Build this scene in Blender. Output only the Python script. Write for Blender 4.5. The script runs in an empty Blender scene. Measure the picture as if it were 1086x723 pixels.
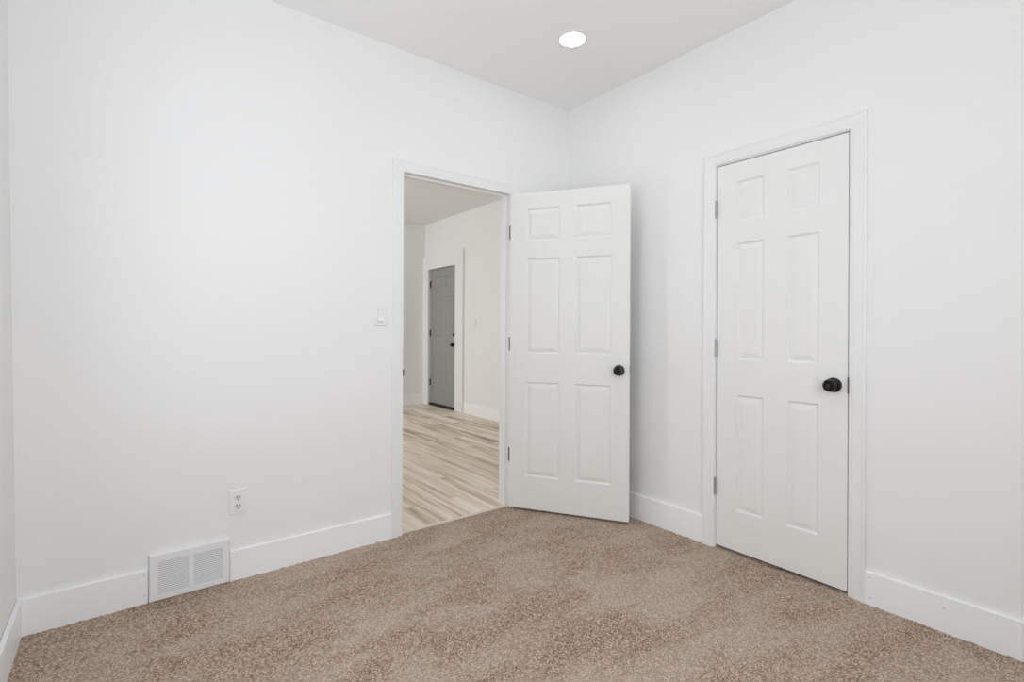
import bpy, math, random
import numpy as np
from mathutils import Matrix, Vector

# ------------------------------------------------------------------ camera, light, exposure
C = bpy.data.collections.new('room'); bpy.context.scene.collection.children.link(C)
SC = bpy.context.scene
F_PX, YAW, PITCH, ROLL = 533.26, 0.91346, 0.00014, 0.0049
CAM = Vector((-2.5332, -2.6367, 1.1623)); SHIFT_PX = -11.46
fw = Vector((math.cos(YAW)*math.cos(PITCH), math.sin(YAW)*math.cos(PITCH), math.sin(PITCH)))
rt = Vector((math.sin(YAW), -math.cos(YAW), 0)); up = rt.cross(fw)
r2 = rt*math.cos(ROLL) + up*math.sin(ROLL); u2 = up*math.cos(ROLL) - rt*math.sin(ROLL)
cd = bpy.data.cameras.new('camera'); cam = bpy.data.objects.new('camera', cd); C.objects.link(cam)
cd.sensor_width = 36; cd.sensor_fit = 'HORIZONTAL'; cd.lens = F_PX/1086*36
cd.shift_y = SHIFT_PX/1086; cd.clip_start = 0.02
cam.matrix_world = Matrix(((r2.x, u2.x, -fw.x, CAM.x), (r2.y, u2.y, -fw.y, CAM.y), (r2.z, u2.z, -fw.z, CAM.z), (0, 0, 0, 1)))
SC.camera = cam
SC.view_settings.view_transform = 'Standard'; SC.view_settings.look = 'None'
SC.view_settings.gamma = 1; SC.view_settings.use_curve_mapping = False
SC.view_settings.exposure = 0.0
SC.cycles.max_bounces = 16; SC.cycles.diffuse_bounces = 10

W = bpy.data.worlds.new('daylight'); SC.world = W; W.use_nodes = True
W.node_tree.nodes['Background'].inputs[0].default_value = (0.86, 0.93, 1.0, 1)
W.node_tree.nodes['Background'].inputs[1].default_value = 0.25

def window_light(name, loc, rot, sx, sy, power, col):
    l = bpy.data.lights.new(name, 'AREA'); l.shape = 'RECTANGLE'; l.size = sx; l.size_y = sy
    l.energy = power; l.color = col
    o = bpy.data.objects.new(name, l); C.objects.link(o); o.location = loc; o.rotation_euler = rot
    return o
# daylight through three unseen windows; the back one added to even the walls
window_light('daylight_left', (-3.06, -1.22, 1.62), (0, -math.pi/2, 0), 1.35, 1.05, 13.5, (0.94, 0.985, 1.045))
window_light('fill_back', (-1.85, -3.56, 1.60), (math.pi/2, 0, 0), 1.25, 1.45, 35.5, (0.94, 0.985, 1.045))
window_light('daylight_hall', (-3.42, 3.45, 1.45), (0, -math.pi/2, 0), 1.5, 1.5, 66, (0.95, 0.99, 1.02))
LAMP_STRENGTH = 24

# ------------------------------------------------------------------ materials
def mat(name, col, rough=0.5, metal=0.0, spec=0.5, bump=None, mottle=0.0):
    m = bpy.data.materials.new(name); m.use_nodes = True
    nt = m.node_tree; b = nt.nodes['Principled BSDF']
    b.inputs['Base Color'].default_value = (*col, 1); b.inputs['Roughness'].default_value = rough
    b.inputs['Metallic'].default_value = metal; b.inputs['Specular IOR Level'].default_value = spec
    tc = nt.nodes.new('ShaderNodeTexCoord')
    if mottle:
        n = nt.nodes.new('ShaderNodeTexNoise'); n.inputs['Scale'].default_value = 3.0; n.inputs['Detail'].default_value = 3
        nt.links.new(tc.outputs['Object'], n.inputs['Vector'])
        mx = nt.nodes.new('ShaderNodeMix'); mx.data_type = 'RGBA'
        mx.inputs['A'].default_value = (*[c*(1-mottle) for c in col], 1); mx.inputs['B'].default_value = (*[min(1, c*(1+mottle)) for c in col], 1)
        nt.links.new(n.outputs['Fac'], mx.inputs['Factor']); nt.links.new(mx.outputs['Result'], b.inputs['Base Color'])
    if bump:
        n = nt.nodes.new('ShaderNodeTexNoise'); n.inputs['Scale'].default_value = bump[0]; n.inputs['Detail'].default_value = 4
        nt.links.new(tc.outputs['Object'], n.inputs['Vector'])
        bp = nt.nodes.new('ShaderNodeBump'); bp.inputs['Strength'].default_value = bump[1]; bp.inputs['Distance'].default_value = 0.002
        nt.links.new(n.outputs['Fac'], bp.inputs['Height']); nt.links.new(bp.outputs['Normal'], b.inputs['Normal'])
    return m
M_WALL = mat('wall_paint', (0.865, 0.865, 0.86), 0.75, spec=0.3, bump=(180, 0.08), mottle=0.006)
M_CEIL = mat('ceiling_paint', (0.93, 0.93, 0.925), 0.85, spec=0.2, bump=(120, 0.1))
M_TRIM = mat('trim_paint', (0.858, 0.860, 0.858), 0.42, spec=0.35)
M_BASE = mat('baseboard_bounce_paint', (0.93, 0.935, 0.945), 0.42, spec=0.35)  # lighter than the trim: bounce off the carpet put into the colour
M_DOOR = mat('door_paint', (0.84, 0.84, 0.825), 0.42, spec=0.4, bump=(220, 0.05))
M_GREY = mat('grey_door_paint', (0.31, 0.315, 0.305), 0.38, spec=0.5, bump=(200, 0.05))
M_BLACK = mat('black_metal', (0.007, 0.007, 0.006), 0.28, 0.0, 0.35)
M_NICKEL = mat('brushed_nickel', (0.46, 0.46, 0.44), 0.42, 0.85, bump=(500, 0.05))
M_STEEL = mat('worn_steel', (0.16, 0.16, 0.15), 0.45, 0.5)
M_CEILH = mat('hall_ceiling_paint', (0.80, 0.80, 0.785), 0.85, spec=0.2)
M_DARKMET = mat('dark_bronze', (0.05, 0.05, 0.045), 0.45, 0.6)
M_PLAST = mat('white_plastic', (0.86, 0.86, 0.855), 0.35, spec=0.5)
M_SEAM = mat('grey_seam', (0.55, 0.55, 0.55), 0.6)
M_SLOT = mat('dark_slot', (0.05, 0.05, 0.05), 0.7)
M_VENT = mat('vent_enamel', (0.86, 0.865, 0.875), 0.4, spec=0.5)
M_DUCT = mat('duct_dark', (0.42, 0.42, 0.44), 0.8)
M_RUBBER = mat('black_rubber', (0.015, 0.015, 0.012), 0.7)
M_STRIP = mat('pale_threshold', (0.76, 0.69, 0.62), 0.5, bump=(150, 0.1), mottle=0.05)
M_MARK = mat('nail_filler', (0.42, 0.41, 0.40), 0.7)
def emis(name, col, s):
    m = bpy.data.materials.new(name); m.use_nodes = True; nt = m.node_tree
    b = nt.nodes['Principled BSDF']; b.inputs['Base Color'].default_value = (*col, 1)
    b.inputs['Emission Color'].default_value = (*col, 1); b.inputs['Emission Strength'].default_value = s
    return m
M_LAMP = emis('lit_diffuser', (1.0, 0.99, 0.97), LAMP_STRENGTH)
def glass():
    m = bpy.data.materials.new('window_glass'); m.use_nodes = True; nt = m.node_tree
    for n in list(nt.nodes): nt.nodes.remove(n)
    o = nt.nodes.new('ShaderNodeOutputMaterial'); t = nt.nodes.new('ShaderNodeBsdfTransparent')
    g = nt.nodes.new('ShaderNodeBsdfGlossy'); g.inputs['Roughness'].default_value = 0.02
    mx = nt.nodes.new('ShaderNodeMixShader'); mx.inputs[0].default_value = 0.06
    nt.links.new(t.outputs[0], mx.inputs[1]); nt.links.new(g.outputs[0], mx.inputs[2]); nt.links.new(mx.outputs[0], o.inputs[0])
    return m
M_GLASS = glass()

def carpet_mat():
    m = bpy.data.materials.new('cut_pile_carpet'); m.use_nodes = True; nt = m.node_tree; L = nt.links.new
    b = nt.nodes['Principled BSDF']; b.inputs['Roughness'].default_value = 0.95; b.inputs['Specular IOR Level'].default_value = 0.1
    b.inputs['Sheen Weight'].default_value = 0.15; b.inputs['Sheen Roughness'].default_value = 0.6
    tc = nt.nodes.new('ShaderNodeTexCoord')
    v = nt.nodes.new('ShaderNodeTexVoronoi'); v.inputs['Scale'].default_value = 225
    n1 = nt.nodes.new('ShaderNodeTexNoise'); n1.inputs['Scale'].default_value = 150; n1.inputs['Detail'].default_value = 3; n1.inputs['Roughness'].default_value = 0.65
    n2 = nt.nodes.new('ShaderNodeTexNoise'); n2.inputs['Scale'].default_value = 2.2; n2.inputs['Detail'].default_value = 3; n2.inputs['Distortion'].default_value = 0.6
    for n in (v, n1): L(tc.outputs['Object'], n.inputs['Vector'])
    mp = nt.nodes.new('ShaderNodeMapping'); mp.inputs['Rotation'].default_value = (0, 0, math.radians(38)); mp.inputs['Scale'].default_value = (1.0, 2.6, 1.0)
    L(tc.outputs['Object'], mp.inputs['Vector']); L(mp.outputs[0], n2.inputs['Vector'])
    sep = nt.nodes.new('ShaderNodeSeparateColor'); L(v.outputs['Color'], sep.inputs[0])
    mix = nt.nodes.new('ShaderNodeMath'); mix.operation = 'MULTIPLY_ADD'; mix.inputs[1].default_value = 0.50
    L(sep.outputs[0], mix.inputs[0])
    m2 = nt.nodes.new('ShaderNodeMath'); m2.operation = 'MULTIPLY'; m2.inputs[1].default_value = 0.50; L(n1.outputs['Fac'], m2.inputs[0]); L(m2.outputs[0], mix.inputs[2])
    cr = nt.nodes.new('ShaderNodeValToRGB'); e = cr.color_ramp.elements
    e[0].position = 0.26; e[0].color = (0.150, 0.095, 0.062, 1); e[1].position = 0.78; e[1].color = (0.74, 0.585, 0.46, 1)
    k = e.new(0.42); k.color = (0.300, 0.204, 0.138, 1); k = e.new(0.58); k.color = (0.47, 0.342, 0.252, 1)
    L(mix.outputs[0], cr.inputs[0])
    # pile lay: soft lighter and darker swathes left by footsteps
    r2_ = nt.nodes.new('ShaderNodeMapRange'); r2_.inputs['From Min'].default_value = 0.38; r2_.inputs['From Max'].default_value = 0.66
    r2_.inputs['To Min'].default_value = 0.0; r2_.inputs['To Max'].default_value = 0.42; L(n2.outputs['Fac'], r2_.inputs['Value'])
    mx = nt.nodes.new('ShaderNodeMix'); mx.data_type = 'RGBA'; mx.inputs['B'].default_value = (0.66, 0.55, 0.46, 1)
    L(r2_.outputs[0], mx.inputs['Factor']); L(cr.outputs[0], mx.inputs['A']); L(mx.outputs['Result'], b.inputs['Base Color'])
    bp = nt.nodes.new('ShaderNodeBump'); bp.inputs['Strength'].default_value = 0.7; bp.inputs['Distance'].default_value = 0.009
    L(mix.outputs[0], bp.inputs['Height']); L(bp.outputs[0], b.inputs['Normal'])
    return m
M_CARPET = carpet_mat()

def plank_mat():
    m = bpy.data.materials.new('pale_wood_planks'); m.use_nodes = True; nt = m.node_tree; L = nt.links.new
    b = nt.nodes['Principled BSDF']; b.inputs['Roughness'].default_value = 0.42; b.inputs['Specular IOR Level'].default_value = 0.4
    tc = nt.nodes.new('ShaderNodeTexCoord')
    mp = nt.nodes.new('ShaderNodeMapping'); mp.inputs['Rotation'].default_value = (0, 0, math.pi/2); mp.inputs['Location'].default_value = (0.37, 0.03, 0)
    L(tc.outputs['Object'], mp.inputs['Vector'])
    br = nt.nodes.new('ShaderNodeTexBrick'); br.offset = 0.37; br.offset_frequency = 2
    br.inputs['Scale'].default_value = 1.0; br.inputs['Brick Width'].default_value = 1.22; br.inputs['Row Height'].default_value = 0.152
    br.inputs['Mortar Size'].default_value = 0.0012; br.inputs['Mortar Smooth'].default_value = 0.2
    br.inputs['Color1'].default_value = (0, 0, 0, 1); br.inputs['Color2'].default_value = (1, 1, 1, 1); br.inputs['Mortar'].default_value = (0.4, 0.4, 0.4, 1)
    L(mp.outputs[0], br.inputs['Vector'])
    # offset the grain from plank to plank
    sc = nt.nodes.new('ShaderNodeVectorMath'); sc.operation = 'SCALE'; sc.inputs['Scale'].default_value = 17.0
    L(br.outputs['Color'], sc.inputs[0])
    ad = nt.nodes.new('ShaderNodeVectorMath'); ad.operation = 'ADD'; L(mp.outputs[0], ad.inputs[0]); L(sc.outputs[0], ad.inputs[1])
    mg = nt.nodes.new('ShaderNodeMapping'); mg.inputs['Scale'].default_value = (1.1, 19, 1); L(ad.outputs[0], mg.inputs['Vector'])
    n1 = nt.nodes.new('ShaderNodeTexNoise'); n1.inputs['Scale'].default_value = 1.0; n1.inputs['Detail'].default_value = 5; n1.inputs['Roughness'].default_value = 0.55; n1.inputs['Distortion'].default_value = 0.5
    L(mg.outputs[0], n1.inputs['Vector'])
    mg2 = nt.nodes.new('ShaderNodeMapping'); mg2.inputs['Scale'].default_value = (3, 110, 1); L(ad.outputs[0], mg2.inputs['Vector'])
    n2 = nt.nodes.new('ShaderNodeTexNoise'); n2.inputs['Scale'].default_value = 1.0; n2.inputs['Detail'].default_value = 3; L(mg2.outputs[0], n2.inputs['Vector'])
    a1 = nt.nodes.new('ShaderNodeMath'); a1.operation = 'MULTIPLY_ADD'; a1.inputs[1].default_value = 0.82; L(n1.outputs['Fac'], a1.inputs[0])
    a2 = nt.nodes.new('ShaderNodeMath'); a2.operation = 'MULTIPLY'; a2.inputs[1].default_value = 0.18; L(n2.outputs['Fac'], a2.inputs[0]); L(a2.outputs[0], a1.inputs[2])
    sepb = nt.nodes.new('ShaderNodeSeparateColor'); L(br.outputs['Color'], sepb.inputs[0])
    a3 = nt.nodes.new('ShaderNodeMath'); a3.operation = 'MULTIPLY_ADD'; a3.inputs[1].default_value = 0.10; L(sepb.outputs[0], a3.inputs[0]); L(a1.outputs[0], a3.inputs[2])
    cr = nt.nodes.new('ShaderNodeValToRGB'); e = cr.color_ramp.elements
    e[0].position = 0.36; e[0].color = (0.32, 0.225, 0.15, 1); e[1].position = 0.70; e[1].color = (0.93, 0.85, 0.76, 1)
    k = e.new(0.45); k.color = (0.56, 0.44, 0.335, 1); k = e.new(0.55); k.color = (0.76, 0.65, 0.53, 1)
    L(a3.outputs[0], cr.inputs[0])
    mx = nt.nodes.new('ShaderNodeMix'); mx.data_type = 'RGBA'; mx.inputs['B'].default_value = (0.22, 0.16, 0.11, 1)
    ml = nt.nodes.new('ShaderNodeMath'); ml.operation = 'MULTIPLY'; ml.inputs[1].default_value = 0.7; L(br.outputs['Fac'], ml.inputs[0])
    L(ml.outputs[0], mx.inputs['Factor']); L(cr.outputs[0], mx.inputs['A']); L(mx.outputs['Result'], b.inputs['Base Color'])
    bp = nt.nodes.new('ShaderNodeBump'); bp.inputs['Strength'].default_value = 0.1; bp.inputs['Distance'].default_value = 0.002
    L(n2.outputs['Fac'], bp.inputs['Height']); L(bp.outputs[0], b.inputs['Normal'])
    return m
M_PLANK = plank_mat()

# ------------------------------------------------------------------ mesh helpers
class MB:
    def __init__(s): s.v = []; s.f = []; s.sm = []
    def quad(s, pts, smooth=False):
        n = len(s.v); s.v += [tuple(p) for p in pts]; s.f.append(tuple(range(n, n+len(pts)))); s.sm.append(smooth)
    def box(s, a, b):
        x0, y0, z0 = a; x1, y1, z1 = b; n = len(s.v)
        s.v += [(x0,y0,z0),(x1,y0,z0),(x1,y1,z0),(x0,y1,z0),(x0,y0,z1),(x1,y0,z1),(x1,y1,z1),(x0,y1,z1)]
        for q in ((0,3,2,1),(4,5,6,7),(0,1,5,4),(1,2,6,5),(2,3,7,6),(3,0,4,7)): s.f.append(tuple(n+i for i in q)); s.sm.append(False)
    def loft(s, rings, closed=True, caps=True, smooth=False):
        n = len(s.v); k = len(rings[0])
        for r in rings: s.v += [tuple(p) for p in r]
        for i in range(len(rings)-1):
            for j in range(k if closed else k-1):
                a = n+i*k+j; b = n+i*k+(j+1) % k
                s.f.append((a, b, b+k, a+k)); s.sm.append(smooth)
        if caps:
            s.f.append(tuple(n+j for j in reversed(range(k)))); s.sm.append(False)
            e = n+(len(rings)-1)*k; s.f.append(tuple(e+j for j in range(k))); s.sm.append(False)
    def lathe(s, prof, o, axis, seg=32, sx=1.0):
        ax = Vector(axis).normalized(); t = Vector((0, 0, 1)) if abs(ax.z) < .9 else Vector((1, 0, 0))
        u = ax.cross(t).normalized(); w = ax.cross(u); o = Vector(o)
        rings = [[o+ax*h+(u*math.cos(2*math.pi*i/seg)+w*math.sin(2*math.pi*i/seg))*max(r, 1e-5) for i in range(seg)] for r, h in prof]
        s.loft(rings, smooth=True)
    def build(s, name, m, parent=None, loc=None, bevel=0, sharp=True):
        me = bpy.data.meshes.new(name); me.from_pydata(s.v, [], s.f); me.update()
        import bmesh
        bm = bmesh.new(); bm.from_mesh(me); 
        bmesh.ops.remove_doubles(bm, verts=bm.verts, dist=1e-5)
        bmesh.ops.recalc_face_normals(bm, faces=bm.faces); bm.to_mesh(me); bm.free()
        if any(s.sm):
            me.polygons.foreach_set('use_smooth', [True]*len(me.polygons)); me.set_sharp_from_angle(angle=math.radians(35))
        for mm in (m if isinstance(m, (list, tuple)) else [m]): me.materials.append(mm)
        o = bpy.data.objects.new(name, me); C.objects.link(o)
        if parent is not None: o.parent = parent
        if loc: o.location = loc
        if bevel:
            md = o.modifiers.new('bevel', 'BEVEL'); md.width = bevel; md.segments = 2; md.limit_method = 'ANGLE'
        return o
def tag(o, label, cat, kind=None, group=None):
    o['label'] = label; o['category'] = cat
    if kind: o['kind'] = kind
    if group: o['group'] = group
    return o
def empty(name, loc, rz=0):
    o = bpy.data.objects.new(name, None); C.objects.link(o); o.location = loc; o.rotation_euler = (0, 0, rz); o.empty_display_size = .1
    return o

H = 2.745; HH = 2.82          # ceiling heights: bedroom, hall
XC = -2.848                   # left corner at the floor
YB = -3.35                    # back wall
TA = 0.115                    # thickness of the wall with the doorway
JL, JR, JT = -1.283, -0.5136, 2.060   # doorway jamb faces
BL, BR, BT = -1.1605, -1.788, 2.050   # closet door jamb faces (y)
DX = 1.245                    # far hall wall
HC = 4.53                     # end wall of hall
GL, GR, GT = 4.365, 3.552, 2.100      # grey door jamb faces (y)

# ------------------------------------------------------------------ floors and ceilings
def carpet():
    rng = np.random.default_rng(3)
    x0, x1, y0, y1, st = -2.93, 0.02, YB-.03, 0.016, 0.0075
    nx = int((x1-x0)/st)+1; ny = int((y1-y0)/st)+1
    X, Y = np.meshgrid(np.linspace(x0, x1, nx), np.linspace(y0, y1, ny), indexing='ij')
    Z = rng.normal(0, 1, X.shape)
    Z = (Z + .5*(np.roll(Z, 1, 0)+np.roll(Z, 1, 1)))*0.0013 - 0.001
    Z += 0.0012*np.sin(X*7+1.3*np.sin(Y*3))*np.sin(Y*6+X*2)
    edge = np.clip((y1-Y)/0.02, 0, 1); Z = Z*edge - 0.004*(1-edge)
    co = np.stack([X, Y, np.clip(Z, -.006, .0045)], -1).reshape(-1, 3)
    idx = np.arange(nx*ny).reshape(nx, ny)
    q = np.stack([idx[:-1, :-1], idx[1:, :-1], idx[1:, 1:], idx[:-1, 1:]], -1).reshape(-1, 4)
    me = bpy.data.meshes.new('floor'); me.vertices.add(len(co)); me.vertices.foreach_set('co', co.ravel())
    me.loops.add(q.size); me.loops.foreach_set('vertex_index', q.ravel()); me.polygons.add(len(q))
    me.polygons.foreach_set('loop_start', np.arange(0, q.size, 4)); me.polygons.foreach_set('loop_total', np.full(len(q), 4))
    me.polygons.foreach_set('use_smooth', np.ones(len(q), bool)); me.update(); me.validate(); me.materials.append(M_CARPET)
    o = bpy.data.objects.new('floor', me); C.objects.link(o)
    return tag(o, 'speckled tan cut-pile carpet covering the bedroom floor', 'floor', 'structure')
carpet()
mb = MB(); mb.box((0.02, -2.2, -0.05), (0.75, -0.7, 0.0)); tag(mb.build('floor_closet', M_CARPET), 'carpet inside the closed closet', 'floor', 'structure')
mb = MB(); mb.box((-3.3, 0.016, -0.05), (DX+.15, HC+.1, 0.0)); tag(mb.build('floor_hall', M_PLANK), 'pale streaky wood plank floor beyond the open doorway', 'floor', 'structure')
mb = MB(); mb.box((-3.05, YB-.15, H), (0.12, 0.0, H+.1)); tag(mb.build('ceiling', M_CEIL), 'white bedroom ceiling with one round downlight', 'ceiling', 'structure')
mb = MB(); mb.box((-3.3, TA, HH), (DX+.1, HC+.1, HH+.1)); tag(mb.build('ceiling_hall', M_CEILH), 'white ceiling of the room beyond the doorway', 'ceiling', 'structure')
mb = MB(); mb.box((0.12, -2.2, H-.3), (0.75, -0.7, H-.2)); tag(mb.build('ceiling_closet', M_CEIL), 'ceiling inside the closed closet', 'ceiling', 'structure')

# ------------------------------------------------------------------ walls
def wall_with_hole(name, to3, a0, a1, z0, z1, t0, t1, holes, label):
    """a = coordinate along the wall, t = through it"""
    mb = MB(); As = sorted({a0, a1, *[h[0] for h in holes], *[h[1] for h in holes]}); Zs = sorted({z0, z1, *[h[2] for h in holes], *[h[3] for h in holes]})
    inh = lambda a, z: any(h[0] < a < h[1] and h[2] < z < h[3] for h in holes)
    cell = lambda i, j: 0 <= i < len(As)-1 and 0 <= j < len(Zs)-1 and not inh((As[i]+As[i+1])/2, (Zs[j]+Zs[j+1])/2)
    for i in range(len(As)-1):
        for j in range(len(Zs)-1):
            if not cell(i, j): continue
            A, B, c, d = As[i], As[i+1], Zs[j], Zs[j+1]
            for t in (t0, t1): mb.quad([to3(A, t, c), to3(B, t, c), to3(B, t, d), to3(A, t, d)])
            if not cell(i-1, j): mb.quad([to3(A, t0, c), to3(A, t1, c), to3(A, t1, d), to3(A, t0, d)])
            if not cell(i+1, j): mb.quad([to3(B, t0, c), to3(B, t1, c), to3(B, t1, d), to3(B, t0, d)])
            if not cell(i, j-1): mb.quad([to3(A, t0, c), to3(B, t0, c), to3(B, t1, c), to3(A, t1, c)])
            if not cell(i, j+1): mb.quad([to3(A, t0, d), to3(B, t0, d), to3(B, t1, d), to3(A, t1, d)])
    return tag(mb.build(name, M_WALL), label, 'wall', 'structure')
alongx = lambda a, t, z: (a, t, z)
alongy = lambda a, t, z: (t, a, z)
wall_with_hole('wall_front', alongx, -3.05, DX+.1, -.05, HH+.1, 0, TA, [(JL-.019, JR+.019, -.05, JT+.019)], 'white wall with the open doorway and the floor vent')
wall_with_hole('wall_right', alongy, YB-.1, 0, -.05, H, 0, .12, [(BR-.019, BL+.019, -.05, BT+.019)], 'white wall with the closed closet door')
LEAN = lambda z: XC - 0.0145*z                # the left wall leans out a little
WL = (-1.78, -.66, .92, 2.32)
wall_with_hole('wall_left', lambda a, t, z: (LEAN(z)-t, a, z), YB-.1, 0, -.05, H, 0, .12, [(WL[0], WL[1], WL[2], WL[3])], 'white wall along the left edge of the view')
WB = (-2.5, -1.2, .85, 2.35)
wall_with_hole('wall_back', alongx, -3.05, .12, -.05, H, YB-.12, YB, [WB], 'white wall behind the camera with an added window')
mb = MB(); mb.box((.72, -2.2, -.05), (.8, -.7, H-.2)); mb.box((.12, -2.28, -.05), (.8, -2.2, H-.2)); mb.box((.12, -.7, -.05), (.8, -.62, H-.2))
tag(mb.build('wall_closet', M_WALL), 'walls inside the closed closet', 'wall', 'structure')
wall_with_hole('wall_hall_right', alongy, TA, HC, -.05, HH, DX, DX+.14, [(GR-.019, GL+.019, -.05, GT+.019)], 'white wall beyond the doorway that holds the grey door')
mb = MB(); mb.box((-3.3, HC, -.05), (DX+.14, HC+.1, HH)); tag(mb.build('wall_hall_end', M_WALL), 'white end wall beyond the doorway, left of the grey door', 'wall', 'structure')
WH = (2.7, 4.2, .7, 2.2)
wall_with_hole('wall_hall_left', alongy, TA, HC, -.05, HH, -3.32, -3.2, [WH], 'white wall of the hall, out of view on the left')
mb = MB(); mb.box((DX+.14, 3.3, -.05), (DX+.2, 4.6, HH)); tag(mb.build('wall_outside', M_DUCT), 'dark backing behind the grey door', 'wall', 'structure')

# ------------------------------------------------------------------ windows (behind and beside the camera)
def window(name, to3, a0, a1, z0, z1, tin, tout, label):
    root = tag(empty(name, to3((a0+a1)/2, tin, z0)), label, 'window', 'structure')
    def bx(m, A, B, t0, t1, c, d):
        p = [to3(A, t0, c), to3(B, t0, c), to3(B, t1, c), to3(A, t1, c), to3(A, t0, d), to3(B, t0, d), to3(B, t1, d), to3(A, t1, d)]
        n = len(m.v); m.v += [tuple(Vector(q)-root.location) for q in p]
        for q in ((0,3,2,1),(4,5,6,7),(0,1,5,4),(1,2,6,5),(2,3,7,6),(3,0,4,7)): m.f.append(tuple(n+i for i in q)); m.sm.append(False)
    s = 1 if tout > tin else -1
    m = MB(); w = .05
    for A, B, c, d in ((a0, a1, z0, z0+w), (a0, a1, z1-w, z1), (a0, a0+w, z0+w, z1-w), (a1-w, a1, z0+w, z1-w), (a0+w, a1-w, (z0+z1)/2-.02, (z0+z1)/2+.02)):
        bx(m, A, B, tin+s*.03, tout, c, d)
    m.build('window_frame', M_TRIM, root)
    m = MB()
    for A, B, c, d in ((a0-.07, a0, z0-.07, z1+.07), (a1, a1+.07, z0-.07, z1+.07), (a0, a1, z1, z1+.07), (a0, a1, z0-.07, z0)):
        bx(m, A, B, tin-s*.016, tin, c, d)
    m.build('window_casing', M_TRIM, root)
    m = MB(); bx(m, a0+w, a1-w, (tin+tout)/2, (tin+tout)/2+s*.004, z0+w, z1-w); m.build('window_pane', M_GLASS, root)
window('window_1', lambda a, t, z: (LEAN(z)-t, a, z), *WL, 0, .12, 'white framed window in the left wall')
window('added_window', alongx, *WB, YB, YB-.12, 'white framed window added in the back wall to even the light')  # unseen window, added to light the front wall evenly
window('window_3', alongy, *WH, -3.2, -3.32, 'white framed window lighting the hall')

# ------------------------------------------------------------------ casings, jambs, baseboards
CASE = [(0, 0), (0, .0085), (.0025, .0105), (.012, .0112), (.016, .0132), (.034, .0148), (.048, .0160), (.0505, .0150), (.053, .0172), (.0600, .0172), (.0635, .0145), (.0635, 0)]
def casing(mb, to3, a0, a1, zt, prof, t_face, s):
    """a0<a1 inner edges, zt inner head; s = sign of projection"""
    rings = []
    for A, sa, Z, sz in ((a0, -1, -.004, 0), (a0, -1, zt, 1), (a1, 1, zt, 1), (a1, 1, -.004, 0)):
        rings.append([to3(A+sa*u, t_face+s*p, Z+sz*u) for u, p in prof])
    mb.loft(rings, closed=True, caps=True)
def jamb(mb, to3, a0, a1, zt, t0, t1, th, stop_t0, stop_t1, st=.011):
    bx = lambda A, B, u, v, c, d: mb.box(tuple(min(p, q) for p, q in zip(to3(A, u, c), to3(B, v, d))), tuple(max(p, q) for p, q in zip(to3(A, u, c), to3(B, v, d))))
    bx(a0-th, a0, t0, t1, -.004, zt+th); bx(a1, a1+th, t0, t1, -.004, zt+th); bx(a0, a1, t0, t1, zt, zt+th)
    bx(a0, a0+st, stop_t0, stop_t1, -.004, zt); bx(a1-st, a1, stop_t0, stop_t1, -.004, zt); bx(a0+st, a1-st, stop_t0, stop_t1, zt-st, zt)
# doorway to the hall
mb = MB(); jamb(mb, alongx, JL, JR, JT, -.0005, TA+.0005, .018, .040, .078)
tr = tag(mb.build('trim_1', M_TRIM, bevel=.0012), 'white jamb and casing around the open doorway', 'door frame', 'structure')
mb = MB(); casing(mb, alongx, JL-.0, JR+.004, JT-.002, CASE, -.0005, -1); mb.build('casing', M_TRIM, tr)
mb = MB(); casing(mb, alongx, JL-.004, JR+.004, JT+.004, CASE, TA+.0005, 1); mb.build('casing', M_TRIM, tr)
mb = MB(); mb.box((JL-.0005, .002, .893), (JL+.0015, .034, .947)); mb.box((JL-.001, -.0195, .902), (JL+.003, .002, .938))
o = mb.build('strike_plate', M_STEEL, tr); o['label'] = 'grey metal strike plate on left jamb'
for z in (1.806, 1.073, .345):
    mb = MB(); mb.box((JR-.0022, -.001, z-.0445), (JR+.0005, .013, z+.0445)); o = mb.build('hinge_plate', M_STEEL, tr); o['label'] = 'dark steel hinge plate on the right jamb'
# closet door frame
mb = MB(); jamb(mb, alongy, BR, BL, BT, -.0005, .1205, .018, .040, .075)
tr2 = tag(mb.build('trim_2', M_TRIM, bevel=.0012), 'white jamb and casing around the closed closet door', 'door frame', 'structure')
mb = MB(); casing(mb, alongy, BR-.005, BL+.005, BT+.005, CASE, -.0005, -1); mb.build('casing', M_TRIM, tr2)
mb = MB(); mb.box((-.0045, BR-.0030, .889), (.028, BR+.0034, .962))
o = mb.build('strike_plate', M_STEEL, tr2); o['label'] = 'dark grey strike plate at the closet latch'
# grey door frame: wide flat boards standing proud of the wall
mb = MB(); jamb(mb, alongy, GR, GL, GT, DX-.0, DX+.14, .018, DX+.065, DX+.10)
tr3 = tag(mb.build('trim_3', M_TRIM), 'wide flat white boards framing the grey hall door', 'door frame', 'structure')
mb = MB(); mb.box((DX-.032, 3.352, -.002), (DX, GR+.004, 2.30)); mb.box((DX-.032, GL-.004, -.002), (DX, HC-.0, 2.30)); mb.box((DX-.032, GR+.004, GT-.003), (DX, GL-.004, 2.30))
mb.build('casing', M_TRIM, tr3, bevel=.0015)
mb = MB(); mb.box((DX-.004, GR, -.002), (DX+.12, GL, .030)); mb.build('sill', M_RUBBER, tr3)

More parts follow.
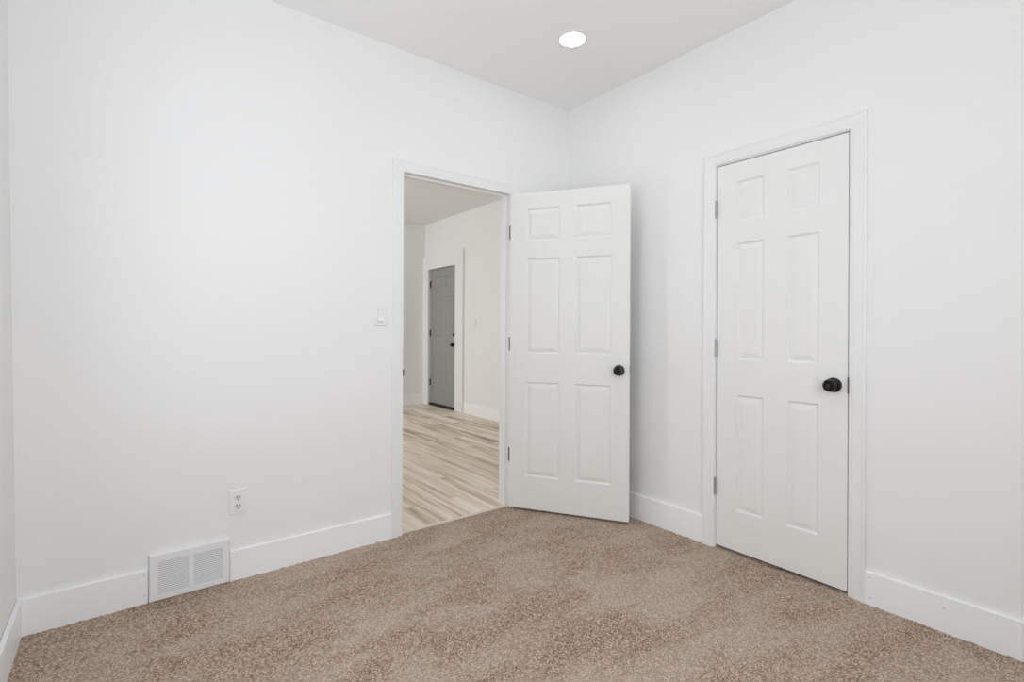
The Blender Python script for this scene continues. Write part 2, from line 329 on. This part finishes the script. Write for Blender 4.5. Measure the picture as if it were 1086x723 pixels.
def baseboard(name, pts, label, hgt=.138, th=.014, marks=()):
    """pts: polyline (x,y) of wall-side foot, room on the left hand side"""
    mb = MB(); prof = [(0, 0), (th, 0), (th, hgt-.0025), (th-.0025, hgt), (0, hgt)]
    n = len(pts); P = [Vector((*p, 0)) for p in pts]; rings = []
    for i in range(n):
        dirs = []
        if i > 0: dirs.append((P[i]-P[i-1]).normalized())
        if i < n-1: dirs.append((P[i+1]-P[i]).normalized())
        ns = [Vector((-d.y, d.x, 0)) for d in dirs]
        nn = ns[0] if len(ns) == 1 else (ns[0]+ns[1])/(1+ns[0].dot(ns[1]))
        rings.append([P[i]+nn*u+Vector((0, 0, z-.005 if z == 0 else z)) for u, z in prof])
    mb.loft(rings)
    o = tag(mb.build(name, M_BASE), label, 'baseboard', 'structure')
    if marks:
        for mk in marks:
            m = MB(); m.lathe([(.0022, -.001), (.0022, .0004)], mk[0], mk[1], 10); m.build('nail_mark', M_MARK, o)
    return o
VX0, VX1 = -2.446, -2.143
vA = ((0, -1, 0))
baseboard('baseboard_front', [(VX0-.002, -.0005), (XC+.014, -.0005)], 'white baseboard between the left corner and the floor vent', .141, marks=[((-2.462, -.0145, z), vA) for z in (.035, .12)])
baseboard('baseboard_front', [(JL-.0635, -.0005), (VX1+.002, -.0005)], 'white baseboard between the floor vent and the open doorway', .137, marks=[((-2.118, -.0145, .105), vA)])
baseboard('baseboard_front', [(-.015, -.0005), (JR+.0675, -.0005)], 'short white baseboard behind the open door', .137)
baseboard('baseboard_left', [(XC+.0005, -.0), (XC+.0005, YB)], 'white baseboard along the left wall', .141)
baseboard('baseboard_right', [(-.0005, BL+.0685), (-.0005, 0)], 'white baseboard between the open door and the closet door', .150)
baseboard('baseboard_right', [(-.0005, YB), (-.0005, BR-.0685)], 'white baseboard right of the closet door', .139, marks=[((-.0145, y, z), (-1, 0, 0)) for y, z in ((-1.875, .115), (-1.878, .03), (-2.12, .095))])
baseboard('baseboard_back', [(-2.834, YB+.0005), (-.015, YB+.0005)], 'white baseboard under the added back window', .139)
baseboard('baseboard_hall', [(DX-.0005, TA), (DX-.0005, 3.351)], 'white baseboard in the hall, right of the grey door', .155)
baseboard('baseboard_hall', [(DX-.034, HC-.0005), (-3.2, HC-.0005)], 'white baseboard on the hall end wall, left of the grey door', .155)
# pale edge strip between carpet and planks
mb = MB(); mb.loft([[(x, .014, -.006), (x, .0145, .0035), (x, .019, .006), (x, .029, .006), (x, .033, .0035), (x, .033, -.004)] for x in (JL, JR)])
tag(mb.build('trim_4', M_STRIP), 'thin pale strip where the carpet meets the planks', 'threshold', 'structure')

# ------------------------------------------------------------------ six panel doors
def door_leaf(w, h, th, cols, rows, ylo):
    """front/back faces with moulded raised panels; x from .003, y from ylo to ylo+th"""
    mb = MB()
    xs = [0] + [c for p in cols for c in p] + [w]; zs = [0] + [c for p in rows for c in p] + [h]
    ispx = lambda i: i % 2 == 1
    prof = [(.0, .0), (.003, .0045), (.009, .0078), (.0125, .0078), (.0165, .0065), (.033, .0022), (.036, .0018)]
    for y, s in ((ylo, 1), (ylo+th, -1)):
        for i in range(len(xs)-1):
            for j in range(len(zs)-1):
                x0, x1, z0, z1 = xs[i], xs[i+1], zs[j], zs[j+1]
                if ispx(i) and ispx(j):
                    rings = [[(x0+u, y+s*d, z0+u), (x1-u, y+s*d, z0+u), (x1-u, y+s*d, z1-u), (x0+u, y+s*d, z1-u)] for u, d in prof]
                    mb.loft(rings, caps=False); mb.quad(rings[-1])
                else: mb.quad([(x0, y, z0), (x1, y, z0), (x1, y, z1), (x0, y, z1)])
    y0, y1 = ylo, ylo+th
    for i in range(len(xs)-1):
        for z in (0, h): mb.quad([(xs[i], y0, z), (xs[i+1], y0, z), (xs[i+1], y1, z), (xs[i], y1, z)])
    for j in range(len(zs)-1):
        for x in (0, w): mb.quad([(x, y0, zs[j]), (x, y1, zs[j]), (x, y1, zs[j+1]), (x, y0, zs[j+1])])
    return mb
def knob(root, x, z, yface, s, m, name='knob'):
    """s = direction the knob points along local y"""
    mb = MB(); mb.lathe([(.0, -.002), (.0325, -.002), (.0332, .0), (.0332, .004), (.031, .0075), (.027, .009), (.0145, .0105), (.012, .014), (.012, .022)], (x, yface, z), (0, s, 0), 40)
    r = mb.build('rosette', m, root)
    mb = MB(); mb.lathe([(.011, .018), (.013, .022), (.021, .028), (.0265, .036), (.0285, .045), (.0275, .053), (.0240, .0590), (.0180, .0615), (.0165, .0605), (.0145, .0560), (.0095, .0550), (.0085, .0600), (.0, .0605)], (x, yface, z), (0, s, 0), 40)
    return mb.build(name, m, root)
def hinge(root, z, hh, side, m, plate):
    """barrel on the pin axis (local origin), with leaf plates"""
    mb = MB(); n = 5; seg = hh/n
    for k in range(n):
        mb.lathe([(.0048, 0), (.0058, .0008), (.0058, seg-.0012), (.0048, seg-.0004)], (0, 0, z-hh/2+k*seg), (0, 0, 1), 16)
    mb.lathe([(.001, 0), (.0045, .001), (.004, .004), (.001, .0055)], (0, 0, z+hh/2), (0, 0, 1), 12)
    h = mb.build('hinge', m, root)
    mb = MB(); plate(mb, z, hh); mb.build('hinge_plate', m, h)
    return h
def make_door(name, pin, ang, w, h, th, z0, cols, rows, side, gap, hz, kx, kz, label, paint, hm, hh=.089, side_off=.008):
    """side=-1: leaf lies on local -y of the pin; +1: on local +y"""
    root = tag(empty(name, (pin[0], pin[1], 0), ang), label, 'door', 'structure')
    ylo = side_off if side > 0 else -side_off-th
    mb = door_leaf(w, h, th, cols, rows, ylo)
    mb.build('door_panel', paint, root, loc=(gap, 0, z0))
    for z in hz:
        def plate(m, zz, q):
            # one plate let into the leaf edge
            m.box((gap-.0022, min(0, side*(th+side_off-.002)), zz-q/2), (gap+.0004, max(0, side*(th+side_off-.002)), zz+q/2))
        hinge(root, z, hh, side, hm, plate)
    for s, yf in ((-1, ylo), (1, ylo+th)): knob(root, kx, kz, yf, s, M_BLACK)
    mb = MB(); mb.box((gap+w-.0008, ylo+.005, kz-.028), (gap+w+.0012, ylo+th-.005, kz+.028))
    mb.box((gap+w, ylo+th/2-.006, kz-.008), (gap+w+.0060 if name == 'door_1' else gap+w+.001, ylo+th/2+.006, kz+.008))
    mb.build('latch', M_NICKEL, root)
    return root
ROWS = [(.210, .815), (1.000, 1.608), (1.720, 1.930)]
ANG = -1.01311
d1 = make_door('door_1', (-.5097, -.012), ANG, .764, 2.030, .035, .015, [(.109, .331), (.434, .656)], ROWS, -1, .003, (1.806, 1.073, .345), .706, .923,
               'white six-panel door standing open with round black knob', M_DOOR, M_NICKEL, side_off=.001)
d2 = make_door('door_2', (-.0075, BL-.0015), -math.pi/2, .6215, 2.030, .035, .015, [(.111, .250), (.364, .503)], ROWS, 1, .0015, (1.817, 1.073, .328), .567, .923,
               'closed white six-panel closet door with round black knob', M_DOOR, M_NICKEL, side_off=.0085)
GROWS = [(.30, .79), (1.03, 1.635), (1.76, 1.935)]
d3 = make_door('door_3', (DX+.008, GL-.002), -math.pi/2, .806, 2.060, .042, .034, [(.115, .335), (.46, .685)], GROWS, 1, .003, (1.870, 1.114, .350), .712, .945,
               'closed dark grey six-panel door beyond the doorway', M_GREY, M_DARKMET, hh=.10, side_off=.012)
mb = MB(); mb.lathe([(0, -.002), (.031, -.002), (.031, .008), (.028, .013), (.019, .015), (.018, .022), (0, .023)], (.712, .012, 1.092), (0, -1, 0), 32); mb.build('deadbolt', M_BLACK, d3)
mb = MB(); mb.box((.004, .010, .030), (.808, .050, .036)); mb.build('door_sweep', M_RUBBER, d3)

# ------------------------------------------------------------------ ceiling downlight
dl = tag(empty('downlight', (-.610, -.670, H)), 'round lit downlight set flush in the bedroom ceiling', 'ceiling light')
mb = MB(); mb.lathe([(.068, .0), (.068, .003), (.0695, .0045), (.078, .0045), (.0835, .0025), (.0845, .0)], (0, 0, 0), (0, 0, -1), 64); mb.build('trim_ring', M_PLAST, dl)
mb = MB(); mb.lathe([(.0680, .0005), (.0680, .0028), (.066, .0034), (.0, .0036)], (0, 0, 0), (0, 0, -1), 64); o = mb.build('lens', M_LAMP, dl); o['label'] = 'glowing white round lens'

# ------------------------------------------------------------------ wall register
vt = tag(empty('air_vent', (-2.2945, -.0005, .001)), 'white two-panel return air vent set into the front baseboard', 'vent')
hw, vh, pd = .1505, .199, .021
mb = MB()
xs = [(-.1195, -.0085), (.0105, .1215)]; z0, z1 = .0225, .1630
def fr(A, B, c, d): mb.box((A, -pd, c), (B, -pd+.003, d))
fr(-hw+.004, xs[0][0], .004, vh-.004); fr(xs[1][1], hw-.004, .004, vh-.004); fr(xs[0][1], xs[1][0], .004, vh-.004)
for A, B in xs: fr(A, B, .004, z0); fr(A, B, z1, vh-.004)
# sloping returned rim
R0 = [(-hw+.004, -pd, .004), (hw-.004, -pd, .004), (hw-.004, -pd, vh-.004), (-hw+.004, -pd, vh-.004)]
R1 = [(-hw, -pd+.004, 0), (hw, -pd+.004, 0), (hw, -pd+.004, vh), (-hw, -pd+.004, vh)]
R2 = [(-hw, 0, 0), (hw, 0, 0), (hw, 0, vh), (-hw, 0, vh)]
mb.loft([R0, R1, R2], caps=False)
mb.build('frame', M_VENT, vt)
for A, B in xs:
    mb = MB(); n = 17; dz = (z1-z0)/n
    for k in range(n):
        zc = z0+k*dz
        mb.loft([[(x, -pd+.0004, zc+.0002), (x, -pd+.0014, zc-.0002), (x, -pd+.0060, zc+.0046), (x, -pd+.0050, zc+.0050)] for x in (A, B)])
    mb.build('louvers', M_VENT, vt)
mb = MB(); mb.box((-.13, -.007, .015), (.13, -.005, .17)); mb.build('duct_back', M_DUCT, vt)
for x in (-.137, .139):
    mb = MB(); mb.lathe([(.0, -.001), (.0034, -.001), (.0034, .0004), (.0018, .0014), (0, .0016)], (x, -pd, .098), (0, -1, 0), 16); o = mb.build('screw', M_PLAST, vt)

# ------------------------------------------------------------------ outlet and switches
def plate(w, h, t, holes=()):
    mb = MB(); b = .0025
    mb.loft([[(-w/2, 0, -h/2), (w/2, 0, -h/2), (w/2, 0, h/2), (-w/2, 0, h/2)], [(-w/2, -t*.6, -h/2), (w/2, -t*.6, -h/2), (w/2, -t*.6, h/2), (-w/2, -t*.6, h/2)],
             [(-w/2+b, -t, -h/2+b), (w/2-b, -t, -h/2+b), (w/2-b, -t, h/2-b), (-w/2+b, -t, h/2-b)]])
    return mb
M_RECEP = mat('outlet_face_plastic', (0.80, 0.80, 0.79), 0.35)
ol = tag(empty('wall_outlet', (-2.1085, -.0005, .358)), 'white duplex wall outlet above the floor vent', 'outlet')
plate(.071, .115, .0060).build('cover_plate', M_PLAST, ol)
for zc in (.0195, -.0195):
    mb = MB(); ring = lambda y, k: [(.0172*k*max(-.95, min(.95, 1.12*math.cos(a))), y, zc+.0145*k*math.sin(a)) for a in [2*math.pi*i/28 for i in range(28)]]
    mb.loft([ring(-.005, 1), ring(-.0078, 1), ring(-.0088, .93)]); r = mb.build('receptacle', M_RECEP, ol)
    for (sx, sz, wx, wz) in ((-.0063, .0035, .0019, .0050), (.0063, .0035, .0016, .0042)):
        mb = MB(); mb.box((sx-wx, -.0092, zc+sz-wz), (sx+wx, -.0079, zc+sz+wz)); mb.build('slot', M_SLOT, r)
    mb = MB(); mb.lathe([(.0030, 0), (.0030, .0014)], (0, -.0079, zc-.0080), (0, -1, 0), 16); mb.build('ground_hole', M_SLOT, r)
mb = MB(); mb.lathe([(.003, 0), (.003, .0006), (.0015, .0012), (0, .0013)], (0, -.0060, 0), (0, -1, 0), 16); mb.build('screw', M_NICKEL, ol)
def switch(name, loc, rz, label, toggle=False):
    r = tag(empty(name, loc, rz), label, 'light switch')
    plate(.068, .113, .0075 if not toggle else .011).build('cover_plate', M_PLAST, r)
    mb = MB()
    if not toggle:
        mb.loft([[(x, -.0060, -.0335), (x, -.0062, .0340), (x, -.0092, .0340), (x, -.0085, .0), (x, -.0150, -.0290), (x, -.0145, -.0310)] for x in (-.0165, .0165)])
        mb.build('rocker', M_PLAST, r)
        mb = MB(); mb.box((-.0180, -.0077, -.0355), (.0180, -.0060, .0355)); mb.build('rocker_surround', M_SEAM, r)
    else:
        mb.box((-.0055, -.0115, -.012), (.0055, -.006, .012)); mb.loft([[(x, -.010, .004), (x, -.010, -.006), (x, -.024, -.012), (x, -.024, -.005)] for x in (-.004, .004)])
        mb.build('toggle', M_PLAST, r)
    for z in (.048, -.048):
        mb = MB(); mb.lathe([(.0026, 0), (.0026, .0004), (0, .0007)], (0, -.0074 if not toggle else -.0109, z), (0, -1, 0), 12); mb.build('screw', M_PLAST, r)
    return r
switch('light_switch', (-1.4175, -.0005, 1.2385), 0, 'white rocker light switch left of the open doorway')
switch('light_switch', (DX-.0005, 3.09, 1.252), -math.pi/2, 'small white toggle light switch in the hall beside the grey door', True)
